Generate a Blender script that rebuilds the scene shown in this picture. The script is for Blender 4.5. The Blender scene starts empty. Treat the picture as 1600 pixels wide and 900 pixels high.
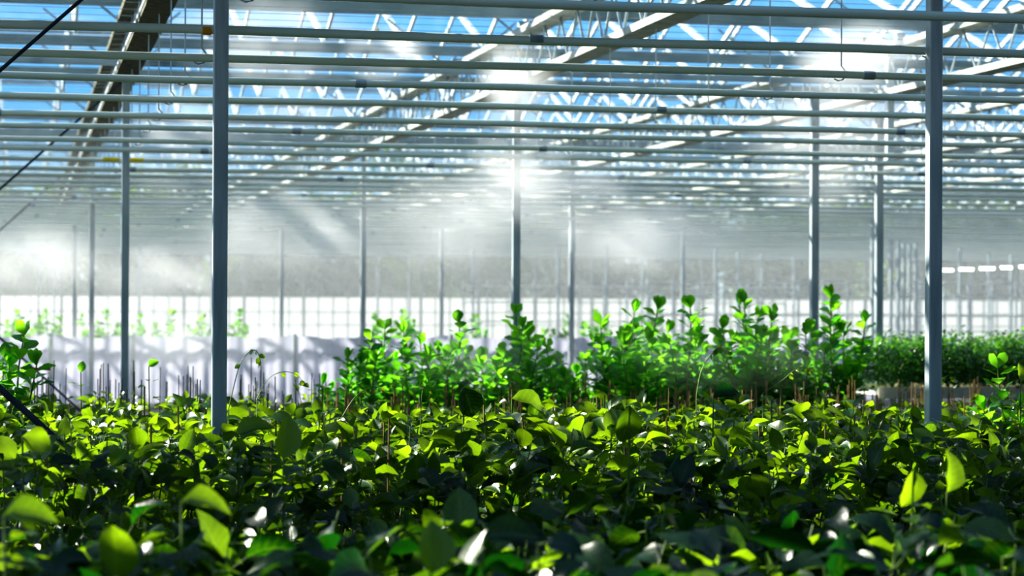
import bpy, math, random
from mathutils import Vector, Matrix, noise as mnoise
R = random.Random(7)
sc = bpy.context.scene
COL = sc.collection
F = 3580.0
EYE = 1.70

# ------------------------------------------------------------------ camera
YAW = math.atan((800 - 31) / F)
PITCH = math.atan(23.5 / F)
fw = Vector((math.sin(YAW) * math.cos(PITCH), math.cos(YAW) * math.cos(PITCH), math.sin(PITCH)))
rt = fw.cross(Vector((0, 0, 1))).normalized()
up = rt.cross(fw)
roll = math.radians(0.26)
r2 = rt * math.cos(roll) + up * math.sin(roll)
u2 = up * math.cos(roll) - rt * math.sin(roll)
cd = bpy.data.cameras.new('camera')
cam = bpy.data.objects.new('camera', cd)
COL.objects.link(cam)
CP = Vector((0, 0, EYE))
cam.matrix_world = Matrix(((r2.x, u2.x, -fw.x, CP.x), (r2.y, u2.y, -fw.y, CP.y), (r2.z, u2.z, -fw.z, CP.z), (0, 0, 0, 1)))
cd.sensor_width = 36
cd.lens = F / 1600 * 36
cd.clip_end = 600
cd.dof.use_dof = True
cd.dof.focus_distance = 13.5
cd.dof.aperture_fstop = 2.6
sc.camera = cam

def at(px, py, Z):
    """world point seen at pixel (px,py) at distance Z along the view axis"""
    return CP + fw * Z + r2 * ((px - 800) / F * Z) + u2 * ((450 - py) / F * Z)

# ------------------------------------------------------------------ materials
def mat(name):
    m = bpy.data.materials.new(name); m.use_nodes = True
    nt = m.node_tree; nt.nodes.clear()
    out = nt.nodes.new('ShaderNodeOutputMaterial')
    return m, nt, out
def N(nt, t, **kw):
    n = nt.nodes.new(t)
    for k, v in kw.items(): setattr(n, k, v)
    return n
def ramp(nt, stops):
    r = N(nt, 'ShaderNodeValToRGB')
    el = r.color_ramp.elements
    while len(el) < len(stops): el.new(0.5)
    for e, (p, c) in zip(el, stops):
        e.position = p; e.color = (*c, 1) if len(c) == 3 else c
    return r
def surf(name, c1, c2, scale=6, rough=.5, metal=0, bump=0.0, stretch=(1, 1, 1), detail=4):
    m, nt, out = mat(name)
    tc = N(nt, 'ShaderNodeTexCoord'); mp = N(nt, 'ShaderNodeMapping'); mp.inputs['Scale'].default_value = stretch
    nz = N(nt, 'ShaderNodeTexNoise'); nz.inputs['Scale'].default_value = scale; nz.inputs['Detail'].default_value = detail
    rp = ramp(nt, [(.35, c1), (.68, c2)])
    b = N(nt, 'ShaderNodeBsdfPrincipled'); b.inputs['Roughness'].default_value = rough; b.inputs['Metallic'].default_value = metal
    L = nt.links
    L.new(tc.outputs['Object'], mp.inputs[0]); L.new(mp.outputs[0], nz.inputs[0]); L.new(nz.outputs[0], rp.inputs[0])
    L.new(rp.outputs[0], b.inputs['Base Color']); L.new(b.outputs[0], out.inputs[0])
    if bump:
        bp = N(nt, 'ShaderNodeBump'); bp.inputs['Strength'].default_value = bump
        L.new(nz.outputs[0], bp.inputs['Height']); L.new(bp.outputs[0], b.inputs['Normal'])
    return m
M_galv = surf('galvanised_steel', (.30, .38, .42), (.50, .56, .58), 9, .38, .35, .05, (1, 1, .35))
M_post = surf('post_steel', (.30, .36, .38), (.50, .55, .56), 14, .45, .2, .08, (1, 1, .12))
M_pipe = surf('heating_pipe_paint', (.66, .76, .66), (.80, .85, .74), 5, .45, .0, 0, (.3, 1, 1))
M_chord = surf('truss_steel', (.36, .40, .36), (.60, .62, .56), 6, .5, .2, .05)
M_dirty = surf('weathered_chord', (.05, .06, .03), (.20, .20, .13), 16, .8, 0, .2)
M_gutter = surf('gutter_aluminium', (.32, .44, .50), (.46, .56, .60), 3, .5, .2)
M_bar = surf('glazing_bar_aluminium', (.6, .68, .72), (.85, .9, .92), 4, .4, .1)
M_mull = surf('mullion_aluminium', (.10, .14, .14), (.16, .20, .20), 3, .5)
M_soil = surf('dark_soil', (.006, .008, .005), (.02, .02, .014), 8, .95, 0, .4)
M_pot = surf('black_pot_plastic', (.008, .008, .008), (.02, .02, .02), 5, .5)
M_cane = surf('bamboo_cane', (.16, .09, .03), (.42, .28, .11), 30, .6)
M_stick = surf('grey_cane', (.07, .07, .06), (.16, .14, .11), 30, .7)
M_bench = surf('bench_plastic', (.60, .60, .52), (.8, .79, .72), 4, .5)
M_orange = surf('orange_tape', (.75, .30, .01), (.85, .45, .02), 10, .5)
M_yellow = surf('yellow_tape', (.80, .60, .01), (.85, .7, .03), 10, .5)
M_rust = surf('rusty_rod', (.35, .06, .02), (.5, .12, .05), 20, .7)
M_cable = surf('dark_cable', (.02, .03, .05), (.05, .07, .10), 8, .5)
M_stem = surf('plant_stem', (.08, .16, .03), (.22, .30, .08), 12, .6)
M_tend = surf('tendril_green', (.20, .30, .06), (.40, .50, .15), 12, .6)
M_blocker = surf('light_blocker_cloth', (.45, .47, .48), (.6, .62, .62), 5, .7)
M_bark = surf('tree_bark', (.06, .05, .03), (.14, .11, .07), 12, .9)
M_brass = surf('nozzle_brass', (.4, .3, .12), (.6, .5, .25), 12, .4, .6)

def leafmat(name, dark, light, t_dark, t_light, tw=.5, rough=.32, spec=.5):
    m, nt, out = mat(name); L = nt.links
    at_ = N(nt, 'ShaderNodeAttribute', attribute_name='tint')
    oi = N(nt, 'ShaderNodeObjectInfo')
    ad = N(nt, 'ShaderNodeMath', operation='MULTIPLY_ADD'); ad.inputs[1].default_value = .35
    tc = N(nt, 'ShaderNodeTexCoord'); nz = N(nt, 'ShaderNodeTexNoise'); nz.inputs['Scale'].default_value = 22; nz.inputs['Detail'].default_value = 1
    L.new(tc.outputs['Object'], nz.inputs[0])
    L.new(oi.outputs['Random'], ad.inputs[0]); L.new(at_.outputs['Fac'], ad.inputs[2])
    a2 = N(nt, 'ShaderNodeMath', operation='MULTIPLY_ADD'); a2.inputs[1].default_value = .3
    L.new(nz.outputs[0], a2.inputs[0]); L.new(ad.outputs[0], a2.inputs[2])
    r1 = ramp(nt, [(.25, dark), (1.0, light)]); r2_ = ramp(nt, [(.25, t_dark), (1.0, t_light)])
    b = N(nt, 'ShaderNodeBsdfPrincipled'); b.inputs['Roughness'].default_value = rough
    b.inputs['Specular IOR Level'].default_value = spec
    # veins: a pale midrib and slanted side veins
    ac = N(nt, 'ShaderNodeAttribute', attribute_name='across'); al = N(nt, 'ShaderNodeAttribute', attribute_name='along')
    ab = N(nt, 'ShaderNodeMath', operation='ABSOLUTE'); L.new(ac.outputs['Fac'], ab.inputs[0])
    mv = N(nt, 'ShaderNodeMath', operation='MULTIPLY_ADD'); mv.inputs[1].default_value = -.22; L.new(ab.outputs[0], mv.inputs[0]); L.new(al.outputs['Fac'], mv.inputs[2])
    ml = N(nt, 'ShaderNodeMath', operation='MULTIPLY'); ml.inputs[1].default_value = 46; L.new(mv.outputs[0], ml.inputs[0])
    si = N(nt, 'ShaderNodeMath', operation='SINE'); L.new(ml.outputs[0], si.inputs[0])
    vr = N(nt, 'ShaderNodeMapRange'); vr.inputs['From Min'].default_value = .55; vr.inputs['To Max'].default_value = .45; L.new(si.outputs[0], vr.inputs[0])
    rb = N(nt, 'ShaderNodeMapRange'); rb.inputs['From Min'].default_value = .10; rb.inputs['From Max'].default_value = .02; rb.inputs['To Max'].default_value = 1; L.new(ab.outputs[0], rb.inputs[0])
    vv = N(nt, 'ShaderNodeMath', operation='MAXIMUM'); L.new(vr.outputs[0], vv.inputs[0]); L.new(rb.outputs[0], vv.inputs[1])
    bp = N(nt, 'ShaderNodeBump'); bp.inputs['Strength'].default_value = .12; bp.inputs['Distance'].default_value = .004; L.new(vv.outputs[0], bp.inputs['Height']); L.new(bp.outputs[0], b.inputs['Normal'])
    vm = N(nt, 'ShaderNodeMath', operation='MULTIPLY_ADD'); vm.inputs[1].default_value = .22; L.new(vv.outputs[0], vm.inputs[0]); L.new(a2.outputs[0], vm.inputs[2]); a2 = vm
    t = N(nt, 'ShaderNodeBsdfTranslucent')
    mx = N(nt, 'ShaderNodeMixShader'); mx.inputs[0].default_value = tw
    L.new(a2.outputs[0], r1.inputs[0]); L.new(a2.outputs[0], r2_.inputs[0])
    L.new(r1.outputs[0], b.inputs['Base Color']); L.new(r2_.outputs[0], t.inputs['Color'])
    L.new(b.outputs[0], mx.inputs[1]); L.new(t.outputs[0], mx.inputs[2]); L.new(mx.outputs[0], out.inputs[0])
    return m
M_leaf = leafmat('vine_leaf', (.004, .022, .012), (.025, .085, .015), (.015, .13, .006), (.46, .72, .015), .36, .36, .75)
M_leafb = leafmat('bright_shrub_leaf', (.008, .06, .015), (.03, .18, .02), (.005, .30, .03), (.36, .90, .03), .48, .35, .5)
M_leafh = leafmat('hedge_leaf', (.010, .05, .022), (.03, .11, .03), (.02, .22, .02), (.30, .75, .04), .35, .22, .9)
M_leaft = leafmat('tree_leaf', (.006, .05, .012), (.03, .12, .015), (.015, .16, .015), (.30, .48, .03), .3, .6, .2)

# glass
def glassmat(name, tint, fac):
    m, nt, out = mat(name); L = nt.links
    t = N(nt, 'ShaderNodeBsdfTransparent'); t.inputs[0].default_value = (*tint, 1)
    g = N(nt, 'ShaderNodeBsdfGlossy'); g.inputs['Roughness'].default_value = .08; g.inputs[0].default_value = (.9, .95, 1, 1)
    mx = N(nt, 'ShaderNodeMixShader')
    tc = N(nt, 'ShaderNodeTexCoord'); nz = N(nt, 'ShaderNodeTexNoise'); nz.inputs['Scale'].default_value = .8
    mr = N(nt, 'ShaderNodeMapRange'); mr.inputs['To Min'].default_value = fac * .4; mr.inputs['To Max'].default_value = fac * 1.6
    L.new(tc.outputs['Object'], nz.inputs[0]); L.new(nz.outputs[0], mr.inputs[0]); L.new(mr.outputs[0], mx.inputs[0])
    L.new(t.outputs[0], mx.inputs[1]); L.new(g.outputs[0], mx.inputs[2]); L.new(mx.outputs[0], out.inputs[0])
    return m
M_glass = glassmat('roof_glass', (.97, .985, .99), .05)
# frosted / white sheet
def sheetmat(name, col, tcol, tr_=.6):
    m, nt, out = mat(name); L = nt.links
    tc = N(nt, 'ShaderNodeTexCoord'); nz = N(nt, 'ShaderNodeTexNoise'); nz.inputs['Scale'].default_value = 1.7; nz.inputs['Detail'].default_value = 3
    rp = ramp(nt, [(.3, tuple(c * .86 for c in col)), (.7, col)])
    d = N(nt, 'ShaderNodeBsdfDiffuse'); t = N(nt, 'ShaderNodeBsdfTranslucent'); t.inputs[0].default_value = (*tcol, 1)
    mx = N(nt, 'ShaderNodeMixShader'); mx.inputs[0].default_value = tr_
    L.new(tc.outputs['Object'], nz.inputs[0]); L.new(nz.outputs[0], rp.inputs[0]); L.new(rp.outputs[0], d.inputs[0])
    L.new(d.outputs[0], mx.inputs[1]); L.new(t.outputs[0], mx.inputs[2]); L.new(mx.outputs[0], out.inputs[0])
    return m
M_sheet = sheetmat('white_plastic_sheet', (.72, .72, .80), (.50, .50, .60), .42)
M_screen = sheetmat('shade_screen_cloth', (.50, .58, .62), (.35, .42, .46))
M_cream = sheetmat('cream_bench_plastic', (.85, .82, .70), (.85, .82, .68), .5)
M_frost = sheetmat('frosted_glass_panel', (.72, .74, .74), (.90, .92, .92), .52)

# ------------------------------------------------------------------ mesh helpers
class MB:
    def __init__(s): s.v = []; s.f = []; s.t = []; s.a = []; s.l = []
    def add(s, vs, fs, tint=.5, across=None, along=None):
        o = len(s.v); s.v += [tuple(v) for v in vs]; s.t += [tint] * len(vs)
        s.a += across or [.5] * len(vs); s.l += along or [.3] * len(vs)
        s.f += [tuple(i + o for i in f) for f in fs]
    def box(s, a, b):
        x0, y0, z0 = a; x1, y1, z1 = b
        s.add([(x0,y0,z0),(x1,y0,z0),(x1,y1,z0),(x0,y1,z0),(x0,y0,z1),(x1,y0,z1),(x1,y1,z1),(x0,y1,z1)],
              [(0,3,2,1),(4,5,6,7),(0,1,5,4),(1,2,6,5),(2,3,7,6),(3,0,4,7)])
    def tube(s, pts, r, n=6, tint=.5, cap=True):
        pts = [Vector(p) for p in pts]
        rs = r if isinstance(r, (list, tuple)) else [r] * len(pts)
        rings = []
        d0 = (pts[1] - pts[0]).normalized()
        ref = Vector((0, 0, 1)) if abs(d0.z) < .9 else Vector((1, 0, 0))
        for i, p in enumerate(pts):
            d = (pts[min(i + 1, len(pts) - 1)] - pts[max(i - 1, 0)]).normalized()
            a = d.cross(ref)
            if a.length < 1e-4: a = d.cross(Vector((0, 1, 0)))
            a.normalize(); b = a.cross(d)
            rings.append([p + (a * math.cos(2 * math.pi * k / n) + b * math.sin(2 * math.pi * k / n)) * rs[i] for k in range(n)])
        vs = [q for rg in rings for q in rg]; fs = []
        for i in range(len(pts) - 1):
            for k in range(n):
                fs.append((i * n + k, i * n + (k + 1) % n, (i + 1) * n + (k + 1) % n, (i + 1) * n + k))
        if cap:
            fs.append(tuple(range(n - 1, -1, -1))); fs.append(tuple((len(pts) - 1) * n + k for k in range(n)))
        s.add(vs, fs, tint)
    def leaf(s, base, d, nrm, L, W, droop=.25, fold=.18, tint=.5, prof=None, nseg=6):
        """a leaf blade: base point, direction, surface normal, curved and folded"""
        prof = prof or (.06, .62, .95, 1.0, .86, .55, .04)
        nseg = len(prof) - 1
        d = Vector(d).normalized(); n = Vector(nrm); n = (n - d * n.dot(d))
        if n.length < 1e-3: n = d.orthogonal()
        n.normalize(); sd = d.cross(n)
        vs = []; p = Vector(base); step = L / nseg; ac = []; al = []
        cols = (-1, -.55, 0, .55, 1) if L > .08 else (-1, 0, 1)
        ph = L * 977 % 6.28
        for i in range(nseg + 1):
            w = prof[i] * W / 2
            for c in cols:
                h = fold * w * 2 * abs(c) ** 1.4 + .13 * w * math.sin(i * 1.9 + ph + c * 2) * abs(c)
                vs.append(p + sd * (w * c) + n * h); ac.append(float(c)); al.append(i / nseg)
            a = droop * (i + .5) / nseg * 1.1
            dd = (d * math.cos(a * 1.6) - n * math.sin(a * 1.6))
            p = p + dd * step
        fs = []; m = len(cols)
        for i in range(nseg):
            for c in range(m - 1):
                b = i * m + c; fs.append((b, b + 1, b + m + 1, b + m))
        s.add(vs, fs, tint, ac, al)
    def mesh(s, name, m, smooth=False):
        me = bpy.data.meshes.new(name); me.from_pydata(s.v, [], s.f); me.materials.append(m)
        at_ = me.attributes.new('tint', 'FLOAT', 'POINT'); at_.data.foreach_set('value', s.t)
        if len(s.l) == len(s.v) and m.name.endswith('leaf'):
            me.attributes.new('across', 'FLOAT', 'POINT').data.foreach_set('value', s.a)
            me.attributes.new('along', 'FLOAT', 'POINT').data.foreach_set('value', s.l)
        if smooth: me.polygons.foreach_set('use_smooth', [True] * len(me.polygons))
        me.update(); return me
    def build(s, name, m, parent=None, smooth=False, loc=None):
        return link(name, s.mesh(name, m, smooth), parent, loc)
def link(name, data, parent=None, loc=None):
    o = bpy.data.objects.new(name, data); COL.objects.link(o)
    if parent is not None: o.parent = parent
    if loc is not None: o.location = loc
    return o
def tag(o, label=None, cat=None, group=None, kind=None):
    if label: o['label'] = label
    if cat: o['category'] = cat
    if group: o['group'] = group
    if kind: o['kind'] = kind
    return o
def empty(name, loc, label, cat, group=None):
    o = link(name, None, None, loc); o.empty_display_size = .05
    return tag(o, label, cat, group)
def structure(o): o['kind'] = 'structure'; return o

# ------------------------------------------------------------------ layout numbers
TR = [1.12, 5.48, 9.95, 14.35, 18.7]          # truss lines (X)
TRN = ['leftmost', 'second', 'third', 'fourth', 'rightmost']
YP = [13.2, 25.3, 37.1, 49.0, 61.0]           # post rows (Y)
H_BOT, H_TOP, H_PIPE, H_GUT, H_RID = EYE + 2.44, EYE + 2.97, EYE + 1.58, EYE + 3.2, EYE + 4.05
YEND = 80.0
XL, XR = -9.0, 44.0

# ------------------------------------------------------------------ floor, end wall
b = MB(); b.add([(XL, -3, 0), (XR, -3, 0), (XR, YEND, 0), (XL, YEND, 0)], [(0, 1, 2, 3)])
structure(b.build('floor', M_soil))
M_ground = surf('pale_yard', (.55, .56, .5), (.7, .7, .66), .5, .9)
b = MB(); b.add([(-80, YEND + .1, -.02), (120, YEND + .1, -.02), (160, 300, -.02), (-80, 300, -.02)], [(0, 1, 2, 3)])
tag(structure(b.build('ground_yard', M_ground)))

b = MB(); b.box((XL, YEND, 0), (XR, YEND + .03, 1.86)); wall = structure(b.build('wall_back', M_frost))
b = MB()
x = XL; k = 0
while x < XR:
    w = .05 if k % 4 == 0 else .02
    b.box((x - w, YEND - .08, 0), (x + w, YEND - .01, 4.9 if k % 4 == 0 else 1.9)); x += .52; k += 1
for z in (.35, .9, 1.35, 1.88, 3.3, 4.85): b.box((XL, YEND - .07, z - .02), (XR, YEND - .005, z + .02))
structure(b.build('wall_back_mullions', M_mull))
b = MB(); b.box((XL, YEND, 1.88), (XR, YEND + .012, 4.9)); structure(b.build('window_1', M_glass))

# ------------------------------------------------------------------ roof: gutters, ridge bays
gy = [12.9 + 4.03 * k for k in range(0, 17)]
gut_lab = 'long blue grey gutter crossing the roof under the glass'
for k, y in enumerate(gy):
    t = MB()
    t.add([(XL, y - .09, H_GUT + .1), (XL, y - .05, H_GUT - .02), (XL, y + .05, H_GUT - .02), (XL, y + .09, H_GUT + .1),
           (XR, y - .09, H_GUT + .1), (XR, y - .05, H_GUT - .02), (XR, y + .05, H_GUT - .02), (XR, y + .09, H_GUT + .1)],
          [(0, 1, 5, 4), (1, 2, 6, 5), (2, 3, 7, 6), (0, 3, 2, 1), (4, 5, 6, 7)])
    tag(t.build('gutter', M_gutter), gut_lab, 'gutter', 'roof gutters')
for k in range(len(gy) - 1):
    y0, y1 = gy[k], gy[k + 1]; ym = (y0 + y1) / 2; z0 = H_GUT + .17
    g = MB()
    g.add([(XL, y0 + .1, z0), (XR, y0 + .1, z0), (XR, ym, H_RID), (XL, ym, H_RID)], [(0, 1, 2, 3)])
    g.add([(XL, ym, H_RID), (XR, ym, H_RID), (XR, y1 - .1, z0), (XL, y1 - .1, z0)], [(0, 1, 2, 3)])
    c = structure(g.build('ceiling', M_glass))
    t = MB(); x = XL + .3
    while x < XR:
        # deep bar on the slope facing the camera, thin one behind
        for (ya, yb, za, zb, w) in ((y0 + .08, ym, z0, H_RID, .028), (ym, y1 - .08, H_RID, z0, .016)):
            t.add([(x - w, ya, za - .05), (x + w, ya, za - .05), (x + w, yb, zb - .05), (x - w, yb, zb - .05),
                   (x - w, ya, za + .02), (x + w, ya, za + .02), (x + w, yb, zb + .02), (x - w, yb, zb + .02)],
                  [(0,3,2,1),(4,5,6,7),(0,1,5,4),(1,2,6,5),(2,3,7,6),(3,0,4,7)])
        x += 1.04
    t.tube([(XL, ym, H_RID), (XR, ym, H_RID)], .035, 6)
    structure(t.build('glazing_bars', M_bar, c))
    if k % 3 == 1:   # open vent windows standing up from the ridge
        v = MB()
        for x in [XL + 2 + 3.1 * j for j in range(16)]:
            v.box((x, ym + .03, H_RID + .0), (x + .04, ym + .8, H_RID + .04)); v.box((x + 1.4, ym + .03, H_RID), (x + 1.44, ym + .8, H_RID + .04))
            v.box((x, ym + .78, H_RID), (x + 1.44, ym + .82, H_RID + .04))
        structure(v.build('vent_frames', M_bar, c))

# ------------------------------------------------------------------ trellis girders
for i, X in enumerate(TR):
    t = empty('roof_truss', (X, 12, H_BOT), f'long trellis girder running into the distance, {TRN[i]} of the five in view', 'roof truss', 'trellis girders under the roof')
    w = .12; y1 = YEND - .5 - 12; y0 = (-3 if i > 2 else 0.0)
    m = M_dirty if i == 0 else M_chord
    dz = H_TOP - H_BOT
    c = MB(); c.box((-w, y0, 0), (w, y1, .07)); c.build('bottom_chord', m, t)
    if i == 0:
        c = MB(); c.box((-w - .008, y0, .045), (-w, y1, .075)); c.build('lit_edge_strip', M_bar, t)  # pale strip stands in for the sunlit left edge of the dark girder
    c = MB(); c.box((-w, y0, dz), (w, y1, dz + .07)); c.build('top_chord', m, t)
    z = MB(); y = y0; n = 0
    while y < y1 - .7:
        ya, yb = y, y + .36
        z.tube([(0, ya, .06), (0, yb, dz)], .014, 5); z.tube([(0, yb, dz), (0, yb + .36, .06)], .014, 5)
        y += .72; n += 1
    z.build('web_rods', M_galv, t)
    for g in gy:
        h = MB()
        if g - 12 > y0: h.box((-.05, g - 12 - .05, dz + .06), (.05, g - 12 + .05, H_GUT - H_BOT - .06)); h.build('gutter_bracket', M_gutter, t)
    for g in gy:
        if g - 12 > y0 + .5 and g < 60:
            for sx_ in (-1, 1):
                d = MB(); d.tube([(0, g - 12, dz - .02), (.85 * sx_, g - 12 + .3, dz + .7)], .015, 5); d.build('roof_strut', M_galv, t)

# ------------------------------------------------------------------ posts
def post(X, Y, label, w=.083, top=H_BOT, group='steel posts of the greenhouse', m=None, brace=False):
    t = empty('support_post', (X, Y, 0), label, 'post', group)
    hw = w / 2; b = MB()
    bv = .006
    prof = [(-hw + bv, -hw), (hw - bv, -hw), (hw, -hw + bv), (hw, hw - bv), (hw - bv, hw), (-hw + bv, hw), (-hw, hw - bv), (-hw, -hw + bv)]
    vs = [(x, y, 0.02) for x, y in prof] + [(x, y, top - .02) for x, y in prof]
    fs = [(k, (k + 1) % 8, (k + 1) % 8 + 8, k + 8) for k in range(8)] + [tuple(range(7, -1, -1)), tuple(range(8, 16))]
    b.add(vs, fs); b.build('shaft', m or M_post, t)
    c = MB(); c.box((-.09, -.09, top - .02), (.09, .09, top)); c.build('cap_plate', M_galv, t)
    c = MB(); c.box((-.1, -.1, 0), (.1, .1, .02))
    for sx in (-1, 1):
        for sy in (-1, 1): c.tube([(sx * .075, sy * .075, .02), (sx * .075, sy * .075, .045)], .012, 6)
    c.build('base_plate', M_galv, t)
    return t
side = lambda i, j: None
LB = {(0, 0): 'nearest grey steel post on the left, dark front face and thin bright left edge',
      (1, 0): 'nearest grey steel post on the right, bright left face and dark blue front',
      (0, 1): 'slim steel post just left of the near left post, standing further back',
      (1, 1): 'grey steel post rising through the bright mist plume at the picture centre',
      (0, 2): 'thin hazy post, second to the left of the near left post',
      (1, 2): 'thin hazy steel post standing left of the centre among the mist',
      (0, 3): 'very faint post furthest left, almost lost in the mist',
      (1, 3): 'faint thin post midway between the near left post and the centre-left post'}
for (i, j), lb in LB.items(): post(TR[i], YP[j], lb)
def post_px(px, Y, lb, **k):
    th = YAW + math.atan((px - 800) / F)
    return post(Y * math.tan(th), Y, lb, **k)
post_px(1272, 25.0, 'sunlit steel post behind the tall bright shrubs, left of the near right post', w=.088)
post_px(893, 36.8, 'hazy post just right of the centre, topped by a small crossbar')
post_px(690, 48.8, 'thin hazy post left of the centre post above the round leaved shrubs')
post_px(1373, 27.5, 'sunlit pale post between the two right-hand posts, rising behind the hedge', w=.092)
t = empty('truss_stub_post', (TR[2], 25.3, H_BOT - .0), 'short white stub post hanging high up beside the near right post', 'post')
b = MB(); b.box((-.04, -.04, -.75), (.04, .04, .53)); b.build('shaft', M_bar, t)
b = MB(); b.box((-.07, -.07, -.77), (.07, .07, -.75)); b.build('end_plate', M_galv, t)
far = [(1067, 49), (1118, 61), (1153, 66), (739, 66), (872, 62), (948, 62), (1190, 70), (1364, 40), (1392, 52), (1404, 53), (1412, 55), (1421, 56), (1431, 55),
       (1003, 73), (1240, 72), (590, 74), (330, 72), (640, 73), (1500, 60), (1545, 64), (1580, 66), (60, 74), (85, 76), (218, 70)]
for px, Y in far: post_px(px, Y, 'thin faint steel post far back in the haze', group='distant posts in the haze', m=M_galv, w=.075)

# brackets under the near right row
b = empty('crossbar', tuple(at(893, 341, 36.6 / math.cos(YAW) * .99)), 'small horizontal bar on top of the hazy post right of the centre', 'crossbar')
c = MB(); c.box((-.32, -.05, -.03), (.03, -.02, .01)); c.build('bar', M_bar, b)
c = MB(); c.box((-.03, -.07, -.55), (.05, -.015, -.02)); c.build('dark_sleeve', M_gutter, b)

# cross braces left of the first post row
BL = {0: ('dark cable brace crossing the upper left corner', 'dark tube brace rising from low in the leaves at the left edge'),
      1: ('dark thin cable brace slanting below the upper left pipes', 'thin brace behind the leaves at the left edge'),
      2: ('faint cable brace slanting in the mist at the left edge', None)}
for j in range(3):
    X = TR[0]; Y = YP[j] + .0
    b = MB(); b.tube([(X - .05, Y, H_BOT - .05), (X - 4.35, Y, .12)], .012 if j == 0 else .014, 6)
    tag(b.build('cable_brace', M_cable), BL[j][0], 'brace')
    if BL[j][1]:
        b = MB(); b.tube([(X - .05, Y + .03, .12), (X - 4.35, Y + .03, H_BOT - .05)], .022 if j == 0 else .014, 6)
        tag(b.build('tube_brace', M_cable), BL[j][1], 'brace')

# ------------------------------------------------------------------ heating pipes with hangers
NP = 41
for k in range(NP):
    Y = 11.72 + 1.58 * k + R.uniform(-.05, .05)
    z = H_PIPE + R.uniform(-.012, .012)
    lb = 'galvanised overhead pipe crossing the whole greenhouse from left to right'
    if k == 0: lb = 'nearest overhead pipe at the top edge, passing in front of the near right post'
    if k == 1: lb = 'overhead pipe with a small orange tape mark beside the near left post'
    if k == 9: lb = 'overhead pipe with two yellow tape marks beside the slim left post'
    t = empty('overhead_pipe', (0, Y, z), lb, 'pipe', 'overhead heating pipes')
    if k not in (0, 1, 9): t['group'] = 'overhead heating pipes'
    p = MB(); n = 10 if k < 12 else 6
    pts = [(x, 0, .006 * math.sin(x * 1.3 + k)) for x in range(int(XL), int(min(XR, 3 + .52 * Y + 2)) + 1, 2)]
    p.tube(pts, .027, n); p.build('pipe', M_pipe, t, smooth=True)
    for q in range(3):
        c = MB(); xx = XL + 3.3 + (k * 2.7 + q * 6.0) % 20
        if xx < pts[-1][0]: c.tube([(xx - .04, 0, 0), (xx + .04, 0, 0)], .0305, n); c.build('coupling', M_galv, t)
    for i, X in enumerate(TR[:4]):
        if X > pts[-1][0]: continue
        hh = H_BOT - z
        c = MB()
        c.tube([(X + .02, 0, hh), (X + .02, 0, .06), (X + .045, 0, .03), (X + .05, 0, -.01), (X + .03, 0, -.034), (X, 0, -.042), (X - .03, 0, -.03)], .006, 5)
        c.build('hanger_rod', M_bar if i else M_galv, t)
    if k == 1:
        th = YAW + math.atan((322 - 800) / F); c = MB(); xx = Y * math.tan(th)
        c.tube([(xx - .03, 0, 0), (xx + .02, 0, 0)], .0285, 10); c.build('tape', M_orange, t)
    if k == 9:
        for px in (172, 210):
            th = YAW + math.atan((px - 800) / F); c = MB(); xx = Y * math.tan(th)
            c.tube([(xx - .09, 0, 0), (xx + .09, 0, 0)], .0288, 10); c.build('tape', M_yellow, t)

# screen wires under the roof
for k in range(64):
    Y = 17.5 + .47 * k
    b = MB(); b.tube([(XL, Y, H_BOT + .12), (3 + .5 * Y + 2, Y, H_BOT + .12)], .0028, 3)
    tag(b.build('screen_wire', M_galv), 'thin taut wire stretched crosswise over the trellis girders', 'wire', 'screen wires over the girders')

# high cross bundles (folded screens) hanging in front of far gutters
for k, Y in enumerate((25.6, 37.4, 49.4, 61.4)):
    b = MB(); b.box((XL, Y - .05, H_BOT + .16), (3 + .5 * Y, Y + .05, H_BOT + .22))
    tag(b.build('folded_screen', M_screen), 'blue grey folded shade screen lying crosswise on the girders', 'shade screen', 'folded shade screens')

# unseen cloth strips, added overhead to darken the front and middle bed
for k, y0 in enumerate([9.0, 9.9, 10.8] + [11.9 + .52 * q for q in range(6)]):
    b = MB(); n = 24; vs = []
    for i in range(n + 1):
        x = -7.5 + 14 * i / n; vs += [(x, y0, H_BOT + .13 + .02 * math.sin(i * 1.9 + k)), (x, y0 + .46, H_BOT + .13 + .02 * math.sin(i * 1.3 + k))]
    b.add(vs, [(2 * i, 2 * i + 2, 2 * i + 3, 2 * i + 1) for i in range(n)])
    tag(b.build('light_blocker_strip', M_blocker), 'unseen cloth strip added overhead to shade the front bed', 'shade screen', 'added strips shading the front bed')

# ------------------------------------------------------------------ nozzles of the fog line
for k, (px, py, Z) in enumerate(((815, 88, 24.5), (590, 52, 27), (1350, 66, 24))):
    P = at(px, py, Z)
    t = empty('fog_nozzle', tuple(P), ('brass fog nozzle above the bright mist plume at the centre', 'brass fog nozzle above the mist puff left of the centre', 'brass fog nozzle above the mist puff left of the near right post')[k], 'nozzle')
    b = MB(); b.tube([(0, 0, .0), (0, 0, .03), (0, 0, .05)], [.008, .022, .022], 8); b.build('tip', M_brass, t)
    b = MB(); b.tube([(0, 0, .05), (0, 0, max(.1, H_BOT - P.z))], .008, 6); b.build('drop_pipe', M_bar, t)

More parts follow.
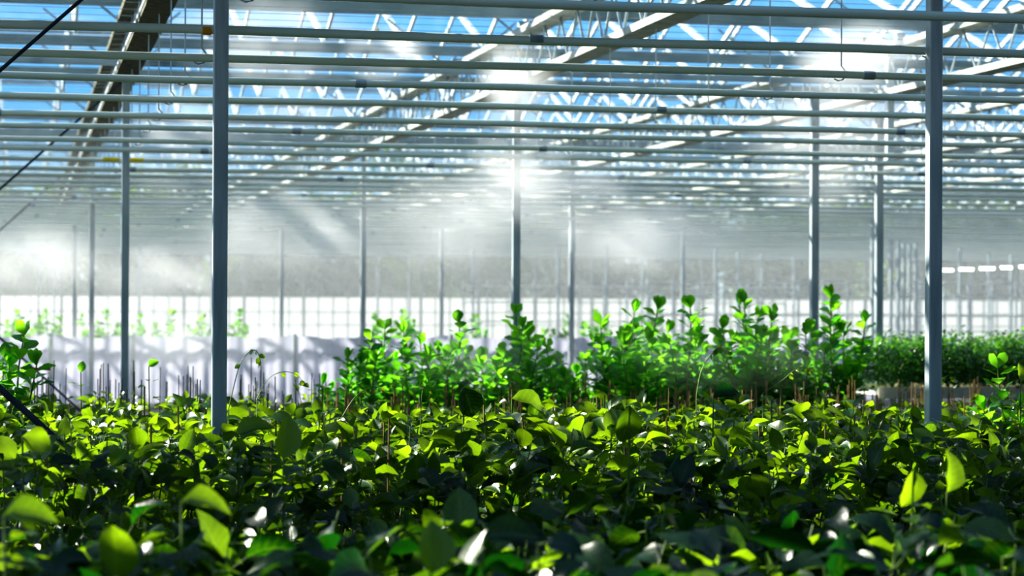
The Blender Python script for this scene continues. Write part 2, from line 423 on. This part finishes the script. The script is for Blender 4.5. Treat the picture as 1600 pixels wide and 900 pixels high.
# ------------------------------------------------------------------ strip lights far right
for k, (a, c_) in enumerate(((1471, 1491), (1500, 1523), (1532, 1556), (1565, 1583), (1594, 1615))):
    Z = 60
    A = at(a, 422 - k * 1.3, Z); B = at(c_, 422 - k * 1.3, Z)
    t = empty('strip_light', tuple(A), 'short white strip light in a row high at the far right', 'strip light', 'row of strip lights far right')
    L_ = B.x - A.x
    b = MB(); b.box((0, 0, -.03), (L_, .05, .03))
    m, nt, out = (M_tube if k else mat('light_tube')) if k else mat('light_tube')
    if k == 0:
        e = N(nt, 'ShaderNodeEmission'); e.inputs[1].default_value = 6; e.inputs[0].default_value = (1, 1, .95, 1)
        nt.links.new(e.outputs[0], out.inputs[0]); M_tube = (m, nt, out)
    b.build('light_tube', m, t)
    b = MB(); b.box((-.02, -.01, .03), (L_ + .02, .06, .07)); b.build('housing', M_galv, t)

# ------------------------------------------------------------------ far right racking
for k, (xa, xb, Y, zs) in enumerate(((17.5, 29.5, 63.0, (.9, 1.35, 1.9, 2.3)), (13.5, 24.0, 70.0, (1.1, 1.7, 2.2)))):
    t = empty('metal_rack', (xa, Y, 0), ('pale metal rack frame far back at the right, behind the hedge', 'pale metal rack frame far back behind the tall bright shrubs')[k], 'rack')
    x = 0
    while x <= xb - xa:
        b = MB(); b.box((x - .03, -.03, 0), (x + .03, .03, 2.4)); b.build('upright', M_galv, t); x += .75
    for z in zs:
        b = MB(); b.box((0, -.04, z), (xb - xa, .04, z + .05)); b.build('rail', M_bench, t)

# ------------------------------------------------------------------ white sheets round the back bed
ysh = 37.4
def sheet(x0, x1, seed, lb):
    rr = random.Random(seed); t = empty('white_sheet', (x0, ysh, 0), lb, 'plastic sheet', 'white sheets round the back bed')
    n = 34; W = x1 - x0; vs = []; fs = []; top = 1.16; rows = 5
    for j in range(rows + 1):
        for i in range(n + 1):
            u = i / n; v = j / rows
            fold = .035 * math.sin(u * 21 + seed) + .03 * math.sin(u * 47 + seed * 2.1) * (1.2 - v)
            vs.append((u * W, fold, .06 + v * (top - .06 - (.05 * math.sin(u * math.pi)) * v + .012 * math.sin(u * 17 + seed) * v)))
    for j in range(rows):
        for i in range(n): fs.append((j * (n + 1) + i, j * (n + 1) + i + 1, (j + 1) * (n + 1) + i + 1, (j + 1) * (n + 1) + i))
    b = MB(); b.add(vs, fs); b.build('sheet', M_sheet, t, smooth=True)
    b = MB(); b.box((-.025, -.06, 0), (.025, -.01, top + .02)); b.build('stake', M_galv, t)
x = -.8; k = 0
while x < 15.5:
    sheet(x, x + 1.26, k, 'hanging white plastic sheet closing off the back bed, hazy with soft folds'); x += 1.3; k += 1

# ------------------------------------------------------------------ plants
P_OB = (.10, .35, .66, .92, 1.0, .80, .12)       # spoon shaped
def rdir(rr, el0, el1, az=None):
    az = rr.uniform(0, 2 * math.pi) if az is None else az; e = math.radians(rr.uniform(el0, el1))
    return Vector((math.cos(az) * math.cos(e), math.sin(az) * math.cos(e), math.sin(e)))
def pot_mesh(r=.1, h=.16):
    b = MB(); n = 14; prof = [(r * .72, 0), (r * .97, h * .88), (r * 1.06, h * .88), (r * 1.06, h), (r * .93, h), (r * .9, h * .86)]
    vs = [(q * math.cos(2 * math.pi * k / n), q * math.sin(2 * math.pi * k / n), z) for q, z in prof for k in range(n)]
    fs = [(i * n + k, i * n + (k + 1) % n, (i + 1) * n + (k + 1) % n, (i + 1) * n + k) for i in range(len(prof) - 1) for k in range(n)]
    fs.append(tuple(range((len(prof) - 1) * n, len(prof) * n))); fs.append(tuple(range(n - 1, -1, -1)))
    b.add(vs, fs); return b.mesh('pot', M_pot)
POT = pot_mesh()
def vine(seed, H=.98, nl=44, lmin=.11, lmax=.20, spread=.24, nst=4, canes=0, caneh=0, cm=None, stop=.35, tb=0.0, upr=.25):
    """a bushy pot plant: thin stems, ovate folded leaves, optional canes"""
    rr = random.Random(seed); st = MB(); lf = MB(); cn = []
    for s in range(nst):
        a = 2 * math.pi * s / nst + rr.uniform(-.5, .5); r = spread * rr.uniform(.35, 1)
        ht = H * rr.uniform(.86, 1.02)
        pts = []
        for i in range(6):
            u = i / 5
            pts.append(Vector((math.cos(a) * r * u ** 1.2 + rr.uniform(-.012, .012), math.sin(a) * r * u ** 1.2 + rr.uniform(-.012, .012), .14 + (ht - .14) * u)))
        st.tube(pts, [.007, .006, .005, .005, .004, .003], 5)
        for q in range(nl // nst):
            u = 1 - (rr.random() ** 1.5) * (1 - stop) ; f = u * 5; i = min(4, int(f)); p = pts[i].lerp(pts[i + 1], f - i)
            L = rr.uniform(lmin, lmax) * (1.0 if u < .93 else .75)
            d = rdir(rr, -25, 30) if rr.random() > upr else rdir(rr, 30, 75)
            n = Vector((rr.uniform(-.8, .8), rr.uniform(-.8, .8), 1))
            pb = p + d * L * .28
            st.tube([p, pb], .0025, 3, cap=False)
            lf.leaf(pb, d, n, L, L * rr.uniform(.55, .68), rr.uniform(.1, .85), rr.uniform(.05, .35), tb + .8 * rr.random() ** 1.6)
    for c in range(canes):
        cb = MB(); x, y = rr.uniform(-.1, .1), rr.uniform(-.1, .1); h = caneh * rr.uniform(.85, 1.05)
        cb.tube([(x, y, .1), (x + rr.uniform(-.012, .012), y + rr.uniform(-.012, .012), h)], .0055 if cm is None else .0042, 5); cn.append(cb.mesh('support_cane', cm or M_cane))
    return st.mesh('stem', M_stem), lf.mesh('foliage', M_leaf, True), cn
V1 = [vine(100 + i) for i in range(9)]
V1b = [vine(150 + i, H=.96, nl=32, lmin=.15, lmax=.25, tb=-.2, upr=.1) for i in range(5)]
V1d = [vine(190 + i, tb=.28) for i in range(6)]  # leaf tint raised here and below, standing in for sun on back rows
V1c = [vine(170 + i, canes=1, caneh=1.12, tb=.2) for i in range(3)]
def inst(v, loc, rz, s, lb, cat='pot plant', group=None, name='potted_vine', pot=True):
    t = empty(name, loc, lb, cat, group); t.rotation_euler.z = rz; t.scale = (s, s, s)
    link('foliage', v[1], t); link('stem', v[0], t)
    if pot: link('pot', POT, t)
    for c in v[2]: link('support_cane', c, t)
    return t
def inview(x, y, m=.35):
    th0 = YAW - math.atan(800 / F); th1 = YAW + math.atan(800 / F)
    return y * math.tan(th0) - m < x < y * math.tan(th1) + m
posts_xy = [(TR[i], YP[j]) for (i, j) in LB]
cnt = 0; y = 5.3; row = 0
while y < 16.6:
    x = -1 + (row % 2) * .24
    while x < 9:
        xx = x + R.uniform(-.07, .07); yy = y + R.uniform(-.07, .07)
        if inview(xx, yy, .15) and all((xx - a) ** 2 + (yy - b_) ** 2 > .05 for a, b_ in posts_xy):
            near = yy < 8.1
            g = ('pot plants filling the blurred front of the bed' if near else 'pot plants filling the dark middle of the bed' if yy < 12 else 'pot plants at the sunlit far side of the bed')
            lb = ('leafy pot plant in the blurred foreground rows, big glossy oval leaves' if near else
                  'leafy pot plant in the dark middle of the bed, oval leaves catching light' if yy < 12 else
                  'leafy pot plant in the sunlit back rows of the front bed')
            v = R.choice(V1b) if near else (R.choice(V1c) if (yy > 11 and R.random() < .35) else R.choice(V1d) if yy > 11.5 else R.choice(V1))
            s = R.uniform(.93, 1.05) * (.97 if yy > 13 else .80 if 8.4 < yy < 10.6 else 1.0)
            inst(v, (xx, yy, 0), R.uniform(0, 6.28), s, lb, group=g); cnt += 1
        x += .47
    y += .45; row += 1
print('front bed plants', cnt)

# second bed: short plants with canes
V2 = [vine(200 + i, H=.80, nl=24, tb=.3, lmin=.08, lmax=.13, spread=.16, canes=4, caneh=.98, stop=.5) for i in range(5)]
V2d = [vine(220 + i, H=.90, nl=28, tb=.35, lmin=.08, lmax=.14, spread=.2, canes=3, caneh=1.13, cm=M_stick, stop=.5) for i in range(5)]
cnt = 0; y = 17.2
while y < 21.2:
    x = -1.0
    while x < 11:
        xx = x + R.uniform(-.1, .1); yy = y + R.uniform(-.1, .1)
        if inview(xx, yy, .1):
            left = (xx / yy) < .135
            v = R.choice(V2d if left else V2)
            inst(v, (xx, yy, 0), R.uniform(0, 6.28), R.uniform(.94, 1.05),
                 'young plant with thin dark canes in front of the white sheets' if left else 'short plant with brown bamboo canes behind the front bed',
                 group='caned plants left of the centre' if left else 'caned plants right of the near left post', name='caned_plant'); cnt += 1
        x += .60
    y += .62
print('caned', cnt)

# tall bright shrubs with spoon shaped leaves
def shrub(seed, H=1.5, shoots=8, spread=.34, lf_len=.145, dense=.95, low=.2):
    rr = random.Random(seed); st = MB(); lf = MB()
    for s in range(shoots):
        a = 2 * math.pi * s / shoots + rr.uniform(-.4, .4); r = spread * rr.uniform(.25, 1); ht = H * (1.0 if s == 0 else rr.uniform(.55, .93))
        pts = [Vector((math.cos(a) * r * (i / 6) ** .8 + rr.uniform(-.015, .015), math.sin(a) * r * (i / 6) ** .8 + rr.uniform(-.015, .015), .12 + (ht - .12) * i / 6)) for i in range(7)]
        st.tube(pts, [.013, .012, .011, .009, .008, .006, .005], 6)
        u = low; az = rr.uniform(0, 6.28)
        while u < 1.0:
            f = u * 6; i = min(5, int(f)); p = pts[i].lerp(pts[i + 1], f - i)
            for h in (0, math.pi):
                d = rdir(rr, 15, 55, az + h + rr.uniform(-.3, .3)); L = lf_len * rr.uniform(.75, 1.15)
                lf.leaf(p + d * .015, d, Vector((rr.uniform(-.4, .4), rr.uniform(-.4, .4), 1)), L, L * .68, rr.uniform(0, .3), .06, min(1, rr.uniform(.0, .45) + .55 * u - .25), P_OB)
            az += 1.57; u += .045 / dense
        for q in range(3):
            d = rdir(rr, 50, 85); lf.leaf(pts[-1], d, Vector((rr.uniform(-1, 1), rr.uniform(-1, 1), .2)), lf_len * .9, lf_len * .58, .1, .06, rr.uniform(.4, 1), P_OB)
    return st.mesh('stem', M_stem), lf.mesh('foliage', M_leafb, True), []
S = [shrub(300 + i) for i in range(5)]
SH = [(553, 528, 20.8, 'small shrub at the left end of the bright shrubs, before the white sheet'), (610, 512, 22.6, 'bright shrub second from the left end of the shrub row'),
      (655, 517, 21.6, 'bright shrub leaning right, left of the centre post'), (708, 501, 22, 'bright green shrub with a tall round leaved tip left of the centre post'),
      (787, 510, 21.5, 'forked shrub just left of the centre post'), (829, 490, 22.6, 'tall shrub directly right of the centre post'),
      (880, 540, 21.5, 'low hazy shrub between the centre post and the hazy post'), (955, 485, 22.5, 'shrub with two sharp upper shoots right of the hazy post'),
      (990, 480, 21.8, 'tallest dense bright shrub right of the hazy post'), (1020, 515, 23, 'mid height shrub leaning on the tallest dense shrub'), (1076, 478, 22.4, 'shrub with a single bright upright tip at mid right'),
      (1136, 492, 22.6, 'narrow pale shrub between two taller bright shrubs'), (1186, 470, 22, 'tall glowing shrub left of the sunlit post'), (1215, 476, 22.8, 'tall shrub with bright tip close left of the sunlit post'),
      (1252, 512, 22, 'dark leaved shrub immediately left of the sunlit post'), (4, 520, 16.4, 'dark leafy shrub cut off by the left edge of the picture'), (1606, 572, 14.6, 'bright shrub cut off by the right edge of the picture'), (1308, 463, 23.5, 'thin shrub with one high bright tip right of the sunlit post')]
for k, (px, py, Z, lb) in enumerate(SH):
    P = at(px, py, Z); s = P.z / 1.52
    inst(S[k % 5], (P.x, P.y, 0), k * 1.7, s, lb, 'shrub', name='round_leaved_shrub', group='bright round leaved shrubs')
# filler between the shrubs, lower
for k in range(16):
    px = 545 + k * 50 + R.uniform(-12, 12)
    if px > 1290: break
    P = at(px, 562 + R.uniform(-14, 12) - (18 if px > 900 else 0), 23.2 + R.uniform(-.5, .8)); s = P.z / 1.52
    inst(S[(k * 2) % 5], (P.x, P.y, 0), k * 2.1, s, 'low round leaved shrub filling the gaps below the tall bright shrubs', 'shrub', name='round_leaved_shrub', group='low shrubs between the tall ones')

# right hedge of small glossy leaves on a bench
def hedge(seed):
    rr = random.Random(seed); lf = MB(); st = MB()
    for i in range(1500):
        a = rr.uniform(0, 6.28); e = rr.uniform(0, 1.0); r = .36 * (rr.random() ** .4)
        p = Vector((math.cos(a) * r * 1.15, math.sin(a) * r, .06 + e * .56 * (1 - (r / .52) ** 3) + rr.uniform(-.03, .06)))
        d = rdir(rr, -40, 45, a + rr.uniform(-.9, .9)); L = rr.uniform(.04, .075)
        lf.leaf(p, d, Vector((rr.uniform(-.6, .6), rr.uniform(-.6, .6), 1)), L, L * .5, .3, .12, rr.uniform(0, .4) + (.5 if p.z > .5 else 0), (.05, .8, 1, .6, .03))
    for i in range(6):
        a = i; st.tube([(0, 0, .1), (math.cos(a) * .12, math.sin(a) * .12, .3), (math.cos(a) * .22, math.sin(a) * .22, .5)], .006, 5)
    return st.mesh('stem', M_stem), lf.mesh('foliage', M_leafh, True), []
HG = [hedge(400 + i) for i in range(4)]
ZB = .66
t = empty('growing_bench', (10.1, 26.6, 0), 'pale growing bench carrying the dark glossy hedge at the right', 'bench')
b = MB(); b.box((0, -.6, ZB - .05), (5.4, .6, ZB)); b.build('bench_top', M_bench, t)
b = MB(); b.box((-.02, -.64, ZB - .09), (5.42, -.6, ZB + .05)); b.box((-.02, .6, ZB - .09), (5.42, .64, ZB + .05)); b.build('bench_rim', M_cream, t)
for xx in (.2, 1.8, 3.5, 5.2):
    for yy in (-.5, .5): b = MB(); b.box((xx - .025, yy - .025, 0), (xx + .025, yy + .025, ZB - .05)); b.build('leg', M_galv, t)
k = 0
for xr in range(10):
    for yr in range(2):
        xx = 10.4 + xr * .52; yy = 26.3 + yr * .6
        o = inst(HG[k % 4], (xx + R.uniform(-.05, .05), yy, ZB), R.uniform(0, 6.28), R.uniform(.98, 1.12) * (1 if yr == 0 else 1.08), 'dense dark glossy small leaved shrub in the hedge on the pale bench', 'shrub', name='hedge_shrub', group='glossy shrubs on the pale bench', pot=False); k += 1
# hazy plants behind the white sheets at the left and mid
for k, px in enumerate((15, 50, 85, 150, 180, 215, 245, 310, 370, 600, 640, 740, 1010, 860, 930)):
    P = at(px, 490 + (k * 7) % 14, 42.5)
    inst(S[k % 5], (P.x, P.y, 0), k, P.z / 1.52, 'pale hazy plant rising behind the white sheets', 'plant', name='hazy_plant', group='hazy plants behind the sheets')

# ------------------------------------------------------------------ feature leaves (own plants, recognisable in the photo)
def feature(px, py, Z, L, d, n, lb, Wf=.62, droop=.45, fold=.32, tint=.6, m=None, extra=0):
    """a plant whose top leaf is centred at the given spot; d,n in view axes (right, up, away)"""
    P = at(px, py, Z)
    ax = lambda q: r2 * q[0] + u2 * q[1] + fw * q[2]
    D = ax(d).normalized(); base = P - D * L * .5
    t = empty('potted_vine', (base.x, base.y + .05, 0), lb, 'pot plant')
    o = Vector((base.x, base.y + .05, 0)); b = MB(); b.leaf(base - o, D, ax(n), L, L * Wf, droop, fold, tint); b.build('large_leaf', m or M_leaf, t, smooth=True)
    b = MB(); b.tube([(0, 0, .14), (.01, 0, base.z * .6), base - o], [.007, .006, .004], 5); b.build('stem', M_stem, t)
    link('pot', POT, t)
    rr = random.Random(int(px)); b = MB()
    for q in range(12 + extra):
        zz = base.z * rr.uniform(.6, .93); dd = rdir(rr, -20, 30)
        b.leaf(Vector((0, 0, zz)) + dd * .04, dd, Vector((rr.uniform(-.4, .4), rr.uniform(-.4, .4), 1)), L * .8, L * .45, .3, .12, rr.uniform(0, .7))
    b.build('foliage', M_leaf, t, smooth=True)
    return t
feature(448, 683, 9.6, .19, (.15, 1, .1), (.5, 0, -1), 'pot plant with a large upright oval leaf right of the near left post', droop=.1, tint=.8)
feature(980, 668, 10.2, .20, (-.1, -1, .1), (.3, .2, -1), 'pot plant with a large hanging glossy leaf right of the centre', tint=.3)
feature(835, 628, 12.6, .26, (1, -.15, .3), (0, .8, -.6), 'pot plant with a broad roof-like leaf below the centre post', Wf=.6, droop=.5, tint=.3)
feature(1137, 612, 13.0, .17, (1, .35, 0), (-.3, .6, -.8), 'pot plant with a dark cupped leaf above the bed right of centre', tint=.0)
feature(735, 632, 12.8, .2, (.4, -1, .1), (.2, .2, -1), 'pot plant with a dark drooping oval leaf left of the centre post', Wf=.75, tint=.05)
feature(1424, 768, 8.2, .155, (-.1, -1, 0), (.4, .1, -1), 'pot plant with a bright hanging oval leaf below the near right post', tint=.5)
feature(1490, 735, 8.6, .17, (.3, 1, 0), (.8, .1, -1), 'pot plant with an upright folded leaf at the right of the bed', tint=.35)
feature(680, 852, 6.4, .16, (.15, 1, 0), (.4, .0, -1), 'pot plant with a bright yellow green upright leaf at the bottom edge', Wf=.7, tint=1.0)
feature(60, 690, 9.6, .14, (1, -.3, 0), (0, .5, -1), 'pot plant with a bright yellow green leaf low at the left edge', Wf=.8, tint=1.0)
feature(400, 665, 11, .2, (1, .5, .2), (-.3, .6, -.6), 'pot plant with a pale sunlit leaf at the foot of the near left post', tint=.8)
feature(325, 782, 6.9, .16, (1, .05, 0), (0, .8, -.5), 'pot plant with a broad pale leaf lying flat in the front row left', tint=.5)
feature(800, 830, 6.6, .17, (1, .25, 0), (-.1, .7, -.7), 'pot plant with a pale blue green leaf at the bottom centre', tint=.1)
feature(50, 800, 6.6, .16, (1, .1, 0), (.1, .7, -.7), 'pot plant with a glaring pale leaf in the lower left corner', tint=.5)
feature(240, 567, 17.5, .09, (.8, .6, 0), (-.3, .2, -1), 'pot plant with a small bright round leaf left of the near left post', Wf=.75, tint=1.0, m=M_leafb)
feature(128, 572, 17, .09, (.2, 1, 0), (.2, .2, -1), 'pot plant with an upright bright leaf near the thin left posts', Wf=.7, tint=.9, m=M_leafb)
feature(8, 545, 16.5, .12, (.3, 1, 0), (.5, .2, -1), 'pot plant with tall dark shoots at the left edge of the picture', Wf=.7, tint=.3, m=M_leafb, extra=8)
feature(1597, 580, 13.5, .12, (.1, 1, 0), (.4, .2, -1), 'pot plant with a bright shoot at the right edge of the picture', tint=1.0, extra=6)

# curling tendrils
def tendril(px, py, Z, pts, lb, nleaf=2):
    P = at(px, py, Z); t = empty('vine_shoot', (P.x, P.y, 0), lb, 'vine shoot')
    q = [(r2 * a + u2 * c + Vector((0, 0, P.z))) for a, c in pts]
    q = [Vector((v.x, v.y, v.z)) for v in q]
    sm = []
    for i in range(len(q) - 1):
        for k in range(4):
            u = k / 4; p0 = q[max(0, i - 1)]; p1 = q[i]; p2 = q[i + 1]; p3 = q[min(len(q) - 1, i + 2)]
            sm.append(.5 * ((2 * p1) + (-p0 + p2) * u + (2 * p0 - 5 * p1 + 4 * p2 - p3) * u * u + (-p0 + 3 * p1 - 3 * p2 + p3) * u ** 3))
    sm.append(q[-1])
    n = len(sm); b = MB(); b.tube([Vector((sm[0].x, sm[0].y, .1))] + sm, [.004] + [.0035 * (1 - .6 * i / n) for i in range(n)], 5); b.build('stem', M_stem if Z < 15 else M_tend, t)
    b = MB(); rr = random.Random(int(px))
    for k in range(nleaf * 3):
        p = sm[min(n - 1, int(n * (.35 + .6 * rr.random())))]; d = rdir(rr, -80, 0)
        b.leaf(p, d, Vector((rr.uniform(-1, 1), -1, .3)), .045, .03, .2, .1, rr.uniform(.6, 1))
    b.build('foliage', M_leaf, t, smooth=True)
tendril(365, 600, 14, [(-.03, -.15), (0, -.02), (.04, .12), (.1, .2), (.14, .2), (.16, .15), (.15, .1)], 'thin curling vine shoot rising just right of the near left post')
tendril(430, 600, 15, [(-.12, -.1), (-.05, .03), (.05, .08), (.14, .06), (.2, -.01)], 'low arching vine shoot right of the near left post')
tendril(570, 625, 14.5, [(-.15, -.12), (-.06, .02), (.05, .08), (.12, .05), (.15, -.06)], 'pale arching tendril over the bed below the left shrub')
tendril(1105, 590, 15, [(-.07, -.12), (-.04, .04), (.02, .14), (.08, .2), (.14, .17), (.19, .02)], 'arching tendril with small yellow leaves in front of the right shrubs', 3)
tendril(1240, 600, 15, [(-.2, -.06), (-.08, .02), (.02, .1), (.1, .1), (.16, 0)], 'long low tendril with a bright tip left of the sunlit post', 3)
tendril(665, 622, 14.5, [(-.03, -.1), (-.02, .04), (.01, .08), (.04, .03), (.02, -.02)], 'small looping pale tendril left of the centre post', 1)
tendril(1475, 610, 15, [(-.05, -.08), (-.02, .05), (.04, .1), (.1, .02)], 'short tendril beside the near right post', 2)

# rusty rod resting on canes at the left
P = at(32, 575, 17.2); Q = at(78, 577, 17.4)
b = MB(); b.tube([(0, 0, 0), Q - P], .010, 6); o = b.build('rusty_rod', M_rust, loc=tuple(P)); tag(o, 'short rusty red rod lying across the canes at the left edge', 'rod')

# ------------------------------------------------------------------ trees outside
def tree(seed):
    rr = random.Random(seed); lf = MB(); tr = MB()
    tr.tube([(0, 0, 0), (.1, 0, 1.2), (0, .1, 2.6), (.1, 0, 4.2)], [.2, .17, .13, .06], 8)
    cl = [(rr.uniform(-2, 2), rr.uniform(-1.2, 1.2), rr.uniform(1.9, 5.2), rr.uniform(.9, 1.6)) for _ in range(12)]
    for c in cl: tr.tube([(0, 0, min(2.4, c[2] - .3)), (c[0], c[1], c[2])], [.06, .025], 5)
    for i in range(4200):
        c = rr.choice(cl); d = rdir(rr, -80, 90); r = c[3] * rr.random() ** .4
        p = Vector(c[:3]) + d * r
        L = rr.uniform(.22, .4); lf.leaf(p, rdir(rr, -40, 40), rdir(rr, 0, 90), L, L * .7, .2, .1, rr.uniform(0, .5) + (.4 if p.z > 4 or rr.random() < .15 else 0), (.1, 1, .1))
    return tr.mesh('trunk', M_bark), lf.mesh('foliage', M_leaft), []
T = [tree(500 + i) for i in range(3)]
for k in range(26):
    x = -6 + k * 2.3 + R.uniform(-.5, .5); yy = 90 + (k % 2) * 6 + R.uniform(-1, 1)
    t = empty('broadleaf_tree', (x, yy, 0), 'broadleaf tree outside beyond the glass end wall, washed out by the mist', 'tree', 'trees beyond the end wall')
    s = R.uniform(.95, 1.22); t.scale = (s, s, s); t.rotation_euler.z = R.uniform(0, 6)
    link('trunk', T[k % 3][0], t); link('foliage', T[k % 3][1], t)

# ------------------------------------------------------------------ haze and mist clouds
def volmat(name, dens, col=(1, 1, 1), noise=None, g=.35, falloff=True, emis=0):
    m, nt, out = mat(name); L = nt.links
    v = N(nt, 'ShaderNodeVolumePrincipled'); v.inputs['Color'].default_value = (*col, 1); v.inputs['Anisotropy'].default_value = g
    v.inputs['Density'].default_value = dens
    if emis:
        v.inputs['Emission Strength'].default_value = emis; v.inputs['Emission Color'].default_value = (.9, .95, 1, 1)
    if noise:
        tc = N(nt, 'ShaderNodeTexCoord'); nz = N(nt, 'ShaderNodeTexNoise'); nz.inputs['Scale'].default_value = noise; nz.inputs['Detail'].default_value = 2.5; nz.inputs['Roughness'].default_value = .55
        geo = N(nt, 'ShaderNodeNewGeometry'); L.new(geo.outputs['Position'], nz.inputs[0])
        mr = N(nt, 'ShaderNodeMapRange'); mr.inputs['From Min'].default_value = .36; mr.inputs['From Max'].default_value = .70; mr.inputs['To Max'].default_value = dens
        L.new(nz.outputs[0], mr.inputs[0])
        ln = N(nt, 'ShaderNodeVectorMath', operation='LENGTH'); L.new(tc.outputs['Object'], ln.inputs[0])
        fr = N(nt, 'ShaderNodeMapRange', interpolation_type='SMOOTHSTEP'); fr.inputs['From Min'].default_value = 1.0; fr.inputs['From Max'].default_value = .1
        L.new(ln.outputs['Value'], fr.inputs[0])
        mu = N(nt, 'ShaderNodeMath', operation='MULTIPLY'); L.new(mr.outputs[0], mu.inputs[0]); L.new(fr.outputs[0], mu.inputs[1])
        L.new(mu.outputs[0], v.inputs['Density'])
        if emis:
            me = N(nt, 'ShaderNodeMath', operation='MULTIPLY'); me.inputs[1].default_value = emis; L.new(mu.outputs[0], me.inputs[0]); L.new(me.outputs[0], v.inputs['Emission Strength'])
    L.new(v.outputs[0], out.inputs['Volume'])
    return m
HAZE = .008
b = MB(); b.box((XL + .2, 29.0, .05), (XR - .2, YEND - .3, H_BOT - .1))
tag(b.build('haze', volmat('haze_air', HAZE, (.97, .99, 1.0), g=.4)), 'thin white haze filling the back of the greenhouse', 'haze', kind='stuff')
def ico(name, m):
    import bmesh
    bm = bmesh.new(); bmesh.ops.create_icosphere(bm, subdivisions=3, radius=1.0); me = bpy.data.meshes.new(name); bm.to_mesh(me); bm.free(); me.materials.append(m); return me
CM = [ico('mist', volmat('mist_%d' % i, d, noise=s, g=.4)) for i, (d, s) in enumerate(((3.2, 1.6), (.78, 1.1), (.36, .8), (1.15, 1.3)))]
CL = [  # px, py, Z, rx_px, ry_px, depth m, class, label
    (812, 118, 24.0, 80, 75, .9, 0, 'small dense white mist plume under the central nozzle'),
    (815, 235, 24.2, 95, 150, 1.2, 3, 'falling mist plume below the central nozzle'),
    (820, 285, 24.6, 160, 80, 1.2, 1, 'wide soft foot of the mist plume at the centre post'),
    (250, 540, 31, 420, 70, 1.5, 2, 'thin mist lying in front of the white sheets at the left'),
    (930, 285, 28, 140, 50, 1.5, 1, 'small mist wisp right of the central plume'),
    (600, 85, 26, 80, 50, 1.0, 0, 'white mist puff left of the centre among the upper pipes'),
    (430, 90, 24, 130, 130, 1.5, 1, 'soft mist veil right of the near left post top'),
    (450, 365, 26, 170, 90, 1.8, 1, 'bright rolling mist bank right of the near left post'),
    (270, 425, 30, 150, 60, 1.1, 1, 'bright mist bank behind the slim left post'),
    (60, 405, 32, 150, 70, 1.0, 1, 'bright mist bank at the left edge'),
    (290, 220, 30, 140, 130, 2, 2, 'thin mist veil between the two left posts'),
    (990, 370, 27, 220, 80, 2.0, 1, 'long mist bank right of the centre post'),
    (1350, 90, 24, 130, 70, 1.0, 0, 'glowing mist puff beside the near right post top'),
    (1290, 220, 27, 170, 130, 2.0, 1, 'mist veil around the sunlit post'),
    (700, 340, 29, 230, 120, 2.0, 2, 'thin mist layer left of the centre post'),
    (1130, 560, 21.3, 220, 80, .9, 2, 'thin low mist over the bright shrubs'),
    (800, 570, 21.3, 220, 60, .8, 2, 'thin low mist over the left shrubs'),
]
for (px, py, Z, rx, ry, dp, ci, lb) in CL:
    P = at(px, py, Z); o = link('mist_cloud', CM[ci], None, tuple(P)); o.scale = (rx * Z / F, dp, ry * Z / F); o.rotation_euler.z = -YAW
    tag(o, lb, 'mist', kind='stuff')

# ------------------------------------------------------------------ sun and sky
sd = Vector((-.62, .60, .52)).normalized()
ld = bpy.data.lights.new('sun', 'SUN'); ld.energy = 11.5; ld.angle = math.radians(.6); ld.color = (1, .95, .84)
lo = bpy.data.objects.new('sun', ld); COL.objects.link(lo); lo.rotation_euler = sd.to_track_quat('Z', 'Y').to_euler()
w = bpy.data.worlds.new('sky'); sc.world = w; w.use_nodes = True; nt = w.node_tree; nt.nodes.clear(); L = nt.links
out = N(nt, 'ShaderNodeOutputWorld'); bg = N(nt, 'ShaderNodeBackground'); tc = N(nt, 'ShaderNodeTexCoord')
sx = N(nt, 'ShaderNodeSeparateXYZ'); L.new(tc.outputs['Generated'], sx.inputs[0])
rp = ramp(nt, [(0, (.62, .74, .80)), (.04, (.50, .78, .98)), (.09, (.22, .58, 1.0)), (.35, (.16, .34, .62))]); L.new(sx.outputs['Z'], rp.inputs[0])
mp = N(nt, 'ShaderNodeMapping'); mp.inputs['Scale'].default_value = (1, 1, 3.2); L.new(tc.outputs['Generated'], mp.inputs[0])
nz = N(nt, 'ShaderNodeTexNoise'); nz.inputs['Scale'].default_value = 6; nz.inputs['Detail'].default_value = 5; L.new(mp.outputs[0], nz.inputs[0])
cr = ramp(nt, [(.54, (0, 0, 0)), (.68, (1, 1, 1))]); L.new(nz.outputs[0], cr.inputs[0])
mx = N(nt, 'ShaderNodeMix', data_type='RGBA'); L.new(cr.outputs[0], mx.inputs[0]); L.new(rp.outputs[0], mx.inputs[6]); mx.inputs[7].default_value = (1.0, 1.0, 1.0, 1)
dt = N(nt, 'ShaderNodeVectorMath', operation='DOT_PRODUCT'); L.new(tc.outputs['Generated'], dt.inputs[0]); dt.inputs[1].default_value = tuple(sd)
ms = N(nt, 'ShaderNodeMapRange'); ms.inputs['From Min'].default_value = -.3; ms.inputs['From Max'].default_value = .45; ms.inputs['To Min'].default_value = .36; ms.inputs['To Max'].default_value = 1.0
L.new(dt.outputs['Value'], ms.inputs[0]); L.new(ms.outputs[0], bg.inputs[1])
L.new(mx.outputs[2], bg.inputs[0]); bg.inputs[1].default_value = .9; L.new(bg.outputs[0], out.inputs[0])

# ------------------------------------------------------------------ render quality
c = sc.cycles
c.max_bounces = 5; c.diffuse_bounces = 2; c.glossy_bounces = 2; c.transmission_bounces = 3; c.volume_bounces = 2; c.transparent_max_bounces = 64
c.volume_step_rate = 1.5; c.volume_max_steps = 96
c.use_denoising = True
c.sample_clamp_indirect = 6; c.sample_clamp_direct = 12
sc.view_settings.view_transform = 'Standard'
sc.view_settings.look = 'High Contrast'
sc.view_settings.exposure = 0.0
